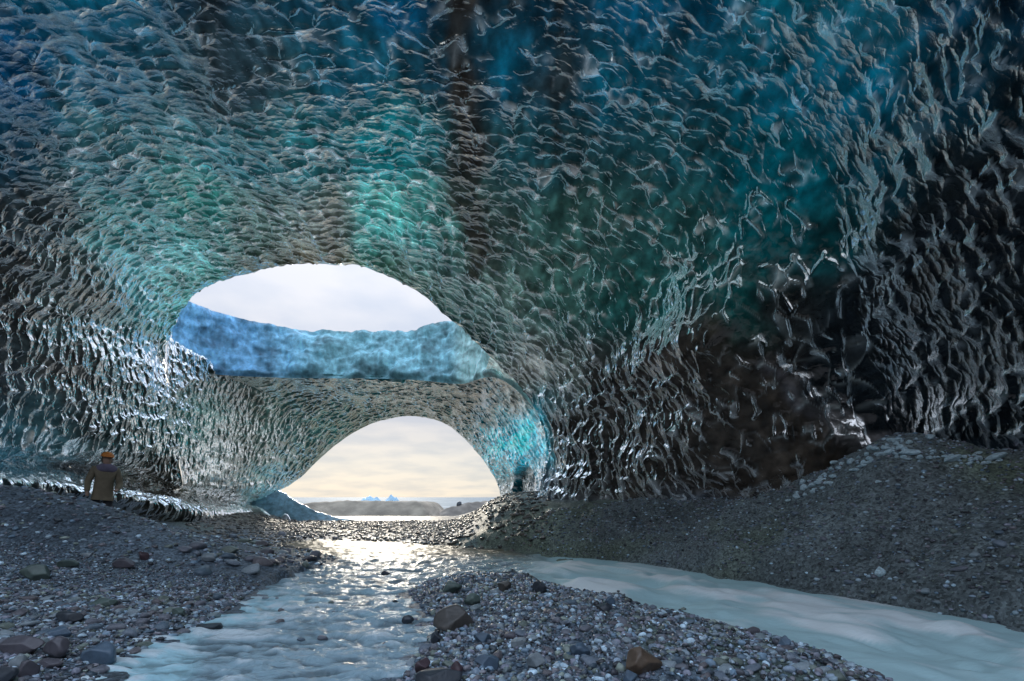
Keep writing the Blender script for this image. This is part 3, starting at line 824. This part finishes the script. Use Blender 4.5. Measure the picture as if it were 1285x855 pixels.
berg(466, 165, 52, 17, [(-0.1, 1.0, 1.0), (0.25, 0.92, 0.7), (-0.35, 0.85, 0.6)], 152, 'low flat blue iceberg next to the sharp-peaked one')

# ------------------------------------------------------------------ stones
def ico(sub):
    bm = bmesh.new()
    bmesh.ops.create_icosphere(bm, subdivisions=sub, radius=1.0)
    v = np.array([x.co[:] for x in bm.verts]); f = np.array([[w.index for w in x.verts] for x in bm.faces])
    bm.free()
    return v, f
ICO = {1: ico(1), 2: ico(2), 3: ico(3), 4: ico(4)}

def stone_shape(sub, seed, angular=0.3):
    v, f = ICO[sub]
    r = np.random.default_rng(seed)
    n = 1 + 0.22 * fbm(v * 0.9 + seed * 3.1, 2, seed)
    p = v * n[:, None]
    for _ in range(11):                                       # worn flats
        d = r.normal(size=3); d /= np.linalg.norm(d)
        lim = 0.52 + 0.38 * r.random()
        over = np.maximum(p @ d - lim, 0)
        p = p - (over * min(1.0, 0.55 + angular))[:, None] * d
    return p, f

STONE_MESH = []
for k in range(10):
    p, f = stone_shape(3 if k < 4 else 2, 300 + k, 0.25 + 0.05 * k)
    STONE_MESH.append(raw_mesh('stone', p, f, M_STONE))

def stone_at(px, py, wpx, hpx, mat=None, col=None, label=None, group=None, seed=0, tilt=0.0, embed=0.25, name='stone', cat='stone', depth_ratio=0.85, peak=False):
    """a stone whose foot stands on the ground under the photo point"""
    d = CAMH * F / (py - HY) if py > HY + 30 else 18.0
    for _ in range(40):
        x = (px - CX) / F * d
        z = max(float(ground(np.array([x]), np.array([d]))[0][0]), -0.02)
        d = 0.7 * d + 0.3 * min((CAMH - z) * F / max(py - HY, 3), 30)
    w = wpx / F * d / 2; h = hpx / F * d / 2
    p, f = stone_shape(4, seed + 500, 0.5)
    if peak:
        p = p * np.stack([1.12 - 0.42 * p[:, 2], 1.12 - 0.42 * p[:, 2], np.ones(len(p))], -1)
    r = np.random.default_rng(seed)
    a = r.random() * 0.8 - 0.4
    ca_, sa_ = math.cos(a), math.sin(a)
    p = p @ np.array([[ca_, -sa_, 0], [sa_, ca_, 0], [0, 0, 1]]).T * np.array([w, (w + h) / 2 * depth_ratio, h * 1.15])
    me = raw_mesh(name, p, f, mat or M_STONE)
    o = link(bpy.data.objects.new(name, me))
    o.location = (x, d, z + h * (1 - embed))
    o.rotation_euler = (0, tilt, 0)
    return tag(o, label, cat, group)

def plain(name, c, rough=0.32):
    return principled(name, color=tuple(0.9 * v for v in c), rough=rough, bump=(16.0, 0.45, 0.015), vary=(7.0, 0.4))
S_BROWN, S_RUST = plain('brown_stone', (0.11, 0.095, 0.085)), plain('rust_stone', (0.17, 0.115, 0.08))
S_DARK, S_RED = plain('black_stone', (0.055, 0.062, 0.075)), plain('maroon_stone', (0.10, 0.062, 0.07))
S_GREEN, S_BLUE = plain('green_grey_stone', (0.13, 0.17, 0.15)), plain('slate_blue_stone', (0.12, 0.17, 0.23))
S_PALE, S_MAUVE = plain('pale_stone', (0.30, 0.33, 0.35)), plain('mauve_stone', (0.13, 0.115, 0.13))
NOTABLE = [
 (572, 792, 50, 38, S_BROWN, 'big pyramid-shaped brown boulder at the left edge of the gravel bar', 0),
 (806, 843, 46, 36, S_RUST, 'large rust-brown wedge boulder in the gravel bar near the picture bottom', 0.1),
 (677, 744, 20, 17, S_DARK, 'round black stone at the upper edge of the bar against the milky water', 0),
 (633, 742, 19, 15, S_BROWN, 'dark brown stone on the upper edge of the bar beside shallow water', 0),
 (568, 744, 26, 18, S_GREEN, 'green-grey stone at the upstream tip of the gravel bar', 0),
 (592, 758, 22, 16, S_GREEN, 'small mossy-looking green stone just above the big brown boulder', 0),
 (531, 846, 22, 24, S_RED, 'upright maroon stone standing in shallow water at the bar edge', 0),
 (572, 848, 16, 20, S_RED, 'narrow dark red stone leaning beside the black slab', 0.3),
 (553, 862, 62, 26, S_DARK, 'flat black slab cut by the picture bottom in the bar', 0),
 (548, 808, 18, 16, S_DARK, 'black stone at the foot of the big brown boulder', 0),
 (512, 783, 14, 12, S_DARK, 'small dark stone sitting alone in the shallow water left of the bar', 0),
 (758, 768, 22, 14, S_DARK, 'dark wedge stone on the crest of the bar beside the milky stream', 0.2),
 (765, 760, 16, 12, S_BLUE, 'light blue-grey angular stone on the bar crest behind the dark wedge', 0.3),
 (605, 806, 24, 14, S_BLUE, 'slate blue flat stone to the right of the big brown boulder', 0),
 (612, 838, 34, 18, S_BLUE, 'rounded blue-grey cobble under the big brown boulder near the picture bottom', 0),
 (672, 838, 24, 20, S_PALE, 'pale grey rounded cobble in the middle of the bar', 0),
 (730, 824, 30, 18, S_BLUE, 'smooth pale blue cobble left of the rust-brown boulder', 0),
 (650, 812, 26, 14, S_PALE, 'flat pale cobble in the middle of the gravel bar', 0),
 (790, 858, 20, 18, S_BLUE, 'bright slate blue pebble leaning on the rust-brown boulder', 0.4),
 (984, 812, 16, 16, S_BLUE, 'pointed blue-grey stone on the far rim of the bar against milky water', 0.2),
 (47, 728, 40, 20, S_GREEN, 'smooth rounded grey-green cobble lying alone on the left beach', 0),
 (84, 712, 26, 12, S_GREEN, 'flat green stone just beyond the rounded grey-green cobble', 0),
 (158, 713, 32, 14, S_MAUVE, 'long brown stone half sunk in the sand of the left beach', 0),
 (180, 702, 12, 12, S_RED, 'small reddish stone behind the long brown sunken stone', 0),
 (103, 698, 18, 8, S_PALE, 'flat whitish stone at the foot of the left mound', 0),
 (155, 676, 14, 7, S_PALE, 'small white stone on the slope of the left mound', 0),
 (262, 704, 22, 10, S_PALE, 'light flat stone on the left beach near the stream', 0),
 (30, 822, 48, 26, S_MAUVE, 'long mauve-brown cobble in the pile at the lower left corner', 0),
 (72, 826, 32, 28, S_MAUVE, 'rounded brown cobble right of the long mauve cobble in the corner pile', 0.1),
 (23, 838, 22, 18, S_PALE, 'pale blue-grey cobble on top of the lower left corner pile', 0),
 (34, 850, 26, 26, S_MAUVE, 'egg-shaped brown cobble at the bottom of the corner pile', 0.3),
 (8, 858, 30, 28, S_DARK, 'dark cobble cut by the left frame edge in the corner pile', 0.2),
 (125, 832, 42, 30, S_BLUE, 'angular dark blue block at the edge of the water on the left beach', 0.1),
 (88, 780, 34, 16, S_DARK, 'flat dark cobble among pebbles on the left beach', 0),
 (74, 800, 30, 16, S_BLUE, 'blue-grey oblong cobble above the corner pile', 0.2),
 (62, 836, 34, 12, S_MAUVE, 'flat mauve stone in front of the corner pile', 0),
 (262, 792, 36, 13, S_DARK, 'flat dark stone at the water line of the left beach', 0),
 (226, 772, 20, 12, S_GREEN, 'grey-green cobble above the water line of the left beach', 0),
 (130, 760, 36, 12, S_GREEN, 'long green-grey stone in the middle of the left beach', 0),
 (485, 722, 12, 6, S_DARK, 'dark stone poking from the glittering shallows', 0),
 (496, 758, 10, 6, S_DARK, 'tiny dark stone awash between the shallows and the bar', 0),
]
OCC = []
for k, (px, py, w, h, m, lab, tl) in enumerate(NOTABLE):
    o = stone_at(px, py, w, h, m, label=lab, seed=k, tilt=tl, group=None, peak=k in (0, 1, 11, 19))
    OCC.append((o.location.x, o.location.y, w / F * o.location.y * 0.5))

def scatter(n, region, size, keep):
    """random points inside region (photo pixels: x0, x1, y0, y1) that lie on land where keep says so"""
    out = []
    while len(out) < n:
        px = RNG.uniform(region[0], region[1], 4000); py = RNG.uniform(region[2], region[3], 4000)
        d = CAMH * F / (py - HY)
        for _ in range(12):
            x = (px - CX) / F * d
            z, rt, br, dd = ground(x, d)
            d = 0.6 * d + 0.4 * np.clip((CAMH - z) * F / (py - HY), 2, 40)
        x = (px - CX) / F * d
        z, rt, br, dd = ground(x, d)
        ok = keep(px, py, x, d, z, rt, br, dd)
        sz = size(len(px), d)
        for i in np.nonzero(ok)[0]:
            if all((x[i] - a) ** 2 + (d[i] - b) ** 2 > (0.8 * (c + sz[i])) ** 2 for a, b, c in OCC):
                out.append((x[i], d[i], z[i], sz[i]))
                if sz[i] > 0.05:
                    OCC.append((x[i], d[i], sz[i]))
                if len(out) >= n:
                    break
    return out

def lay_stones(pts, label, group, flat=0.6):
    for (x, y, z, r) in pts:
        o = bpy.data.objects.new('stone', STONE_MESH[random.randrange(10)])
        COL.objects.link(o)
        o.location = (x, y, max(z, -0.02) + r * flat * 0.35)
        o.scale = (r * random.uniform(0.85, 1.3), r * random.uniform(0.7, 1.0), r * flat * random.uniform(0.7, 1.2))
        o.rotation_euler = (random.uniform(-0.25, 0.25), random.uniform(-0.25, 0.25), random.uniform(0, 6.28))
        tag(o, label, 'stone', group)
onbar = lambda px, py, x, y, z, rt, br, dd: br & (dd > 0.03)
lay_stones(scatter(100, (505, 1110, 728, 854), lambda n, d: RNG.uniform(0.05, 0.105, n), onbar), 'rounded wet cobble among the pebbles of the gravel bar between the two arms of water', 'cobbles on the gravel bar')
onleft = lambda px, py, x, y, z, rt, br, dd: (~br) & (dd > 0.05) & (rt < 0.2)
near = scatter(70, (0, 300, 745, 854), lambda n, d: RNG.uniform(0.055, 0.11, n), onleft)
lay_stones(near, 'rounded wet cobble among the pebbles of the left beach', 'cobbles on the left beach')
lay_stones(scatter(30, (230, 440, 672, 720), lambda n, d: RNG.uniform(0.14, 0.26, n), onleft), 'dark cobble on the stony point where the left beach meets the stream', 'cobbles on the stony point')
inwater = lambda px, py, x, y, z, rt, br, dd: (dd < -0.1) & (px < 560)
lay_stones(scatter(22, (330, 545, 705, 850), lambda n, d: RNG.uniform(0.035, 0.07, n), inwater), 'small dark stone just breaking the surface of the shallow stream', 'stones awash in the shallows')

onright = lambda px, py, x, y, z, rt, br, dd: (~br) & (dd > 0.05) & (rt > 0.7)
lay_stones(scatter(32, (720, 1280, 640, 770), lambda n, d: RNG.uniform(0.05, 0.11, n), onright), 'dark stone half sunk in the silt of the right bank', 'stones in the right bank')

# loose pebbles too many to count
PEB = np.array([(0.15, 0.18, 0.22), (0.10, 0.11, 0.13), (0.20, 0.24, 0.27), (0.13, 0.12, 0.13), (0.10, 0.14, 0.18), (0.28, 0.35, 0.40), (0.14, 0.16, 0.14), (0.08, 0.08, 0.09), (0.13, 0.13, 0.16)])
PSH = {s_: [stone_shape(s_, 700 + k, 0.4) for k in range(8)] for s_ in (1, 2)}
def pebbles(name, n, xr, yr, keep, rad, flat, label, sub=2, cols=PEB, mat=None, sink=0.3, gain=1.0, smooth_shade=True):
    V, FA, C, off = [], [], [], 0
    got = 0
    while got < n:
        m = 3 * n
        y = np.sqrt(RNG.uniform(yr[0] ** 1.0, yr[1] ** 1.0, m) ** 2)
        x = RNG.uniform(xr[0], xr[1], m)
        z, rt, br, dd = ground(x, y)
        px = CX + x / np.maximum(y, 0.5) * F; py = HY - (z - CAMH) / y * F
        ok = keep(px, py, x, y, z, rt, br, dd) & (px > -40) & (px < 1330) & (py < 890)
        for i in np.nonzero(ok)[0]:
            if got >= n:
                break
            p, f = PSH[sub][RNG.integers(8)]
            r = rad(y[i])
            a = RNG.uniform(0, 6.28); c_, s_ = math.cos(a), math.sin(a)
            q = p * np.array([r * RNG.uniform(0.8, 1.35), r * RNG.uniform(0.65, 1.0), r * flat * RNG.uniform(0.7, 1.25)])
            t = RNG.uniform(-0.5, 0.5)
            q = q @ np.array([[1, 0, 0], [0, math.cos(t), -math.sin(t)], [0, math.sin(t), math.cos(t)]])
            q = q @ np.array([[c_, s_, 0], [-s_, c_, 0], [0, 0, 1]])
            V.append(q + np.array([x[i], y[i], max(z[i], -0.03) + r * flat * (1 - 2 * sink)]))
            FA.append(f + off); off += len(p)
            C.append(np.repeat((cols[RNG.integers(len(cols))] * RNG.uniform(0.25, 1.9) * gain * 1.65)[None], len(p), 0))
            got += 1
    me = raw_mesh(name, np.concatenate(V), np.concatenate(FA), mat or M_GRAVEL, np.concatenate(C), smooth_shade)
    o = link(bpy.data.objects.new(name, me))
    return tag(o, label, kind='stuff')
lg = lambda lo, hi: (lambda y: math.exp(RNG.uniform(math.log(lo), math.log(hi))))
pebbles('gravel', 2600, (-2.0, 5.5), (3.9, 11.5), lambda px, py, x, y, z, rt, br, dd: br & (dd > -0.05), lg(0.028, 0.055), 0.75, 'wet grey and blue pebbles heaped on the bar')
pebbles('gravel', 9000, (-2.0, 5.5), (3.9, 11.5), lambda px, py, x, y, z, rt, br, dd: br & (dd > -0.08), lg(0.014, 0.03), 0.8, 'grit filling the gaps between the pebbles of the bar', sub=1, sink=0.2, smooth_shade=False)
pebbles('gravel', 9000, (-9.5, -2.0), (4.4, 9.6), lambda px, py, x, y, z, rt, br, dd: onleft(px, py, x, y, z, rt, br, dd), lg(0.012, 0.03), 0.7, 'grit between the pebbles of the left beach', sub=1, sink=0.2, smooth_shade=False)
pebbles('gravel', 2000, (-9.5, -2.0), (4.4, 9.6), lambda px, py, x, y, z, rt, br, dd: onleft(px, py, x, y, z, rt, br, dd) & (py > 735), lg(0.022, 0.06), 0.6, 'wet pebbles strewn over the left beach')
pebbles('gravel', 4200, (-17, -3.0), (7.5, 19), lambda px, py, x, y, z, rt, br, dd: onleft(px, py, x, y, z, rt, br, dd) & (py < 750) & (py > 610) & (fbm(np.stack([x, y, z], -1) * 0.6, 2, 201) > -0.15 - 0.3 * (py < 690)), lg(0.03, 0.085), 0.55, 'small stones on the mound and the left beach', sub=1, sink=0.4)
pebbles('gravel', 9000, (0.0, 11.5), (6.5, 17.5), lambda px, py, x, y, z, rt, br, dd: (~br) & (dd > 0) & (rt > 0.6), lg(0.018, 0.06), 0.6, 'grit and small stones in the right bank', sub=1, sink=0.4, gain=0.9)
pebbles('gravel', 5500, (-16, 3.0), (15.5, 36), lambda px, py, x, y, z, rt, br, dd: (px < 690) & (px > 235) & (z > -0.06), lg(0.05, 0.16), 0.45, 'wet gravel lumps on the flats below the arch', sub=1, cols=np.array([(0.10, 0.09, 0.08), (0.14, 0.12, 0.10), (0.08, 0.075, 0.07)]), sink=0.35)

# ------------------------------------------------------------------ ice fragments on the right bank
CHUNK_MESH = []
for k in range(5):
    p, f = stone_shape(2, 900 + k, 0.6)
    CHUNK_MESH.append(raw_mesh('ice_chunk', p, f, M_CHUNK, np.full((len(p), 3), 1.0) * np.array([0.70, 0.84, 0.90]), False))
def chunk(px, py, wpx, hpx, label, group=None):
    d = 12.0
    ds = np.linspace(5, 16, 400)
    xs = (px - CX) / F * ds
    zs = ground(xs, ds)[0]
    pyy = HY - (zs - CAMH) / ds * F
    hit = np.nonzero(pyy <= py)[0]
    i = hit[0] if len(hit) else 399
    d = ds[i]
    o = bpy.data.objects.new('ice_chunk', CHUNK_MESH[random.randrange(5)])
    COL.objects.link(o)
    w, h = wpx / F * d / 2, hpx / F * d / 2
    o.location = (xs[i], d, zs[i] + 0.55 * h)
    o.scale = (w, (w + h) / 2, h)
    o.rotation_euler = (random.uniform(-0.3, 0.3), random.uniform(-0.3, 0.3), random.uniform(0, 6.28))
    tag(o, label, 'ice chunk', group)
for a in [(1104, 722, 14, 15, 'lone pale blue ice chunk low on the right bank above the water'),
          (1168, 552, 14, 9, 'pale ice chunk near the top of the debris hump on the right bank'),
          (1195, 578, 26, 9, 'long white ice chunk in the strip across the right bank'),
          (1250, 577, 30, 11, 'large flat white ice chunk at the right end of the strip'),
          (1140, 571, 28, 9, 'white ice chunk at the left end of the strip across the hump'),
          (1038, 582, 14, 9, 'blue-white ice chunk on the left shoulder of the debris hump'),
          (985, 607, 14, 8, 'ice chunk at the low left end of the fragment trail'),
          (1102, 607, 8, 5, 'small isolated ice chunk in the dark silt under the hump'),
          (1043, 608, 12, 6, 'flat grey ice chunk just below the fragment trail')]:
    chunk(*a)
for k in range(70):
    t = random.random()
    px = 985 + 145 * t + random.gauss(0, 10); py = 624 - 70 * t ** 1.1 + random.gauss(0, 6)
    chunk(px, py, random.uniform(4, 13), random.uniform(4, 8), 'small ice fragment in the trail up the left shoulder of the debris hump', 'ice fragments up the hump')
for k in range(45):
    px = random.uniform(1110, 1280); py = 572 + 8 * (px - 1110) / 170 + random.gauss(0, 4)
    chunk(px, py, random.uniform(4, 13), random.uniform(3, 6), 'small ice fragment in the strip crossing the debris hump', 'ice fragments across the hump')

# ------------------------------------------------------------------ things on the left mound
o = stone_at(199, 642, 17, 20, plain('blue_ice_stone', (0.10, 0.20, 0.32), 0.25), label='upright blue-grey block standing on the crest of the left mound', seed=61, embed=0.4, name='stone_block', cat='block', depth_ratio=0.9)
o = stone_at(219, 650, 15, 20, S_RED, label='reddish brown stone standing beside the blue-grey block on the mound', seed=62, embed=0.4)

# ------------------------------------------------------------------ person behind the left mound
def skinned(name, verts, edges, radii, mat, parent, root=0, sub=2):
    me = bpy.data.meshes.new(name)
    me.from_pydata(verts, edges, [])
    o = bpy.data.objects.new(name, me)
    COL.objects.link(o)
    sk = o.modifiers.new('skin', 'SKIN')
    sk.use_smooth_shade = True
    for i, r in enumerate(radii):
        me.skin_vertices[0].data[i].radius = r if isinstance(r, tuple) else (r, r)
        me.skin_vertices[0].data[i].use_root = (i == root)
    sb = o.modifiers.new('sub', 'SUBSURF'); sb.levels = sub; sb.render_levels = sub
    me.materials.append(mat)
    o.parent = parent
    return o
pd = 15.0
pxx = (122 - CX) / F * pd
pz = float(ground(np.array([pxx]), np.array([pd]))[0][0])
top = CAMH + (HY - 567) / F * pd
hgt = top - pz
per = empty('person', (pxx, pd, pz))
per.scale = (hgt / 1.80,) * 3
per.rotation_euler = (0.06, 0.10, 0.7)
tag(per, 'person in an orange cap and tan jacket standing behind the left mound', 'person')
skin_m = principled('skin', color=(0.45, 0.28, 0.21), rough=0.5)
jac_m = principled('tan_jacket', color=(0.24, 0.19, 0.13), rough=0.8, bump=(30, 0.5, 0.01), vary=(6, 0.25))
mau_m = principled('mauve_scarf', color=(0.20, 0.17, 0.24), rough=0.85, bump=(40, 0.4, 0.01), vary=(8, 0.25))
tro_m = principled('dark_trousers', color=(0.045, 0.045, 0.055), rough=0.8, bump=(30, 0.4, 0.01))
cap_m = principled('orange_cap', color=(0.75, 0.24, 0.05), rough=0.6, bump=(60, 0.3, 0.004))
hair_m = principled('brown_hair', color=(0.06, 0.04, 0.03), rough=0.6)
V = [(0, 0, 0.95), (0, 0.0, 1.15), (0, 0.01, 1.38), (0, 0, 1.50), (0, -0.01, 1.58), (0, -0.02, 1.66), (0, -0.01, 1.74),
     (0.10, 0, 0.90), (0.11, -0.02, 0.50), (0.12, 0.02, 0.09), (0.13, -0.12, 0.05),
     (-0.10, 0, 0.90), (-0.12, 0.0, 0.50), (-0.13, 0.04, 0.09), (-0.14, -0.10, 0.05),
     (0.19, 0, 1.42), (0.27, -0.03, 1.15), (0.22, -0.22, 1.02), (0.18, -0.29, 1.00),
     (-0.19, 0, 1.42), (-0.27, -0.02, 1.15), (-0.26, -0.12, 0.92), (-0.25, -0.15, 0.84)]
E = [(0, 1), (1, 2), (2, 3), (3, 4), (4, 5), (5, 6), (0, 7), (7, 8), (8, 9), (9, 10), (0, 11), (11, 12), (12, 13), (13, 14), (2, 15), (15, 16), (16, 17), (17, 18), (2, 19), (19, 20), (20, 21), (21, 22)]
R = [(0.13, 0.10), (0.12, 0.09), (0.14, 0.09), 0.055, 0.075, 0.09, 0.07, 0.09, 0.06, 0.045, 0.035, 0.09, 0.06, 0.045, 0.035, 0.055, 0.042, 0.034, 0.03, 0.055, 0.042, 0.034, 0.03]
skinned('body', V, E, R, skin_m, per)
JV = [V[0], V[1], V[2], (0, 0, 1.47), V[15], V[16], V[17], V[19], V[20], V[21], (0, 0, 0.80)]
skinned('jacket', JV, [(10, 0), (0, 1), (1, 2), (2, 3), (2, 4), (4, 5), (5, 6), (2, 7), (7, 8), (8, 9)], [(0.19, 0.15), (0.17, 0.14), (0.18, 0.13), 0.08, 0.085, 0.065, 0.05, 0.085, 0.065, 0.05, (0.19, 0.15)], jac_m, per)
skinned('scarf', [(-0.17, 0.0, 1.40), (-0.05, -0.03, 1.47), (0.07, -0.03, 1.47), (0.20, 0.0, 1.41)], [(0, 1), (1, 2), (2, 3)], [0.09, 0.115, 0.115, 0.085], mau_m, per)
skinned('trousers', [V[0], V[7], V[8], V[9], V[11], V[12], V[13]], [(0, 1), (1, 2), (2, 3), (0, 4), (4, 5), (5, 6)], [(0.12, 0.09), 0.095, 0.08, 0.065, 0.095, 0.08, 0.065], tro_m, per)
bm = bmesh.new()
bmesh.ops.create_uvsphere(bm, u_segments=20, v_segments=12, radius=1)
for v in bm.verts:
    z = max(v.co.z, -0.15)
    brim = 1.0 + (0.35 * max(0, -v.co.y) if v.co.z < -0.1 else 0)
    v.co = Vector((v.co.x * 0.115 * brim, v.co.y * 0.125 * brim - 0.015, z * 0.10 + 1.715))
me = bpy.data.meshes.new('cap'); bm.to_mesh(me); bm.free()
for p_ in me.polygons: p_.use_smooth = True
me.materials.append(cap_m); link(bpy.data.objects.new('cap', me), per)
bm = bmesh.new()
bmesh.ops.create_uvsphere(bm, u_segments=16, v_segments=10, radius=1)
for v in bm.verts:
    v.co = Vector((v.co.x * 0.10, v.co.y * 0.09 + 0.035, v.co.z * 0.12 + 1.645))
me = bpy.data.meshes.new('hair'); bm.to_mesh(me); bm.free()
for p_ in me.polygons: p_.use_smooth = True
me.materials.append(hair_m); link(bpy.data.objects.new('hair', me), per)

# a dark rock standing on the low sand bank
p, f = stone_shape(3, 990, 0.5)
p = p * np.array([0.34, 0.34, 0.5]) * (1.0 - 0.35 * p[:, 2:3])
o = link(bpy.data.objects.new('rock', raw_mesh('rock', p, f, S_DARK)))
o.location = ((577 - CX) / F * 60, 60, CAMH + (HY - 632.5) / F * 60)
tag(o, 'small dark upright rock on the low sand bank before the surf', 'rock')
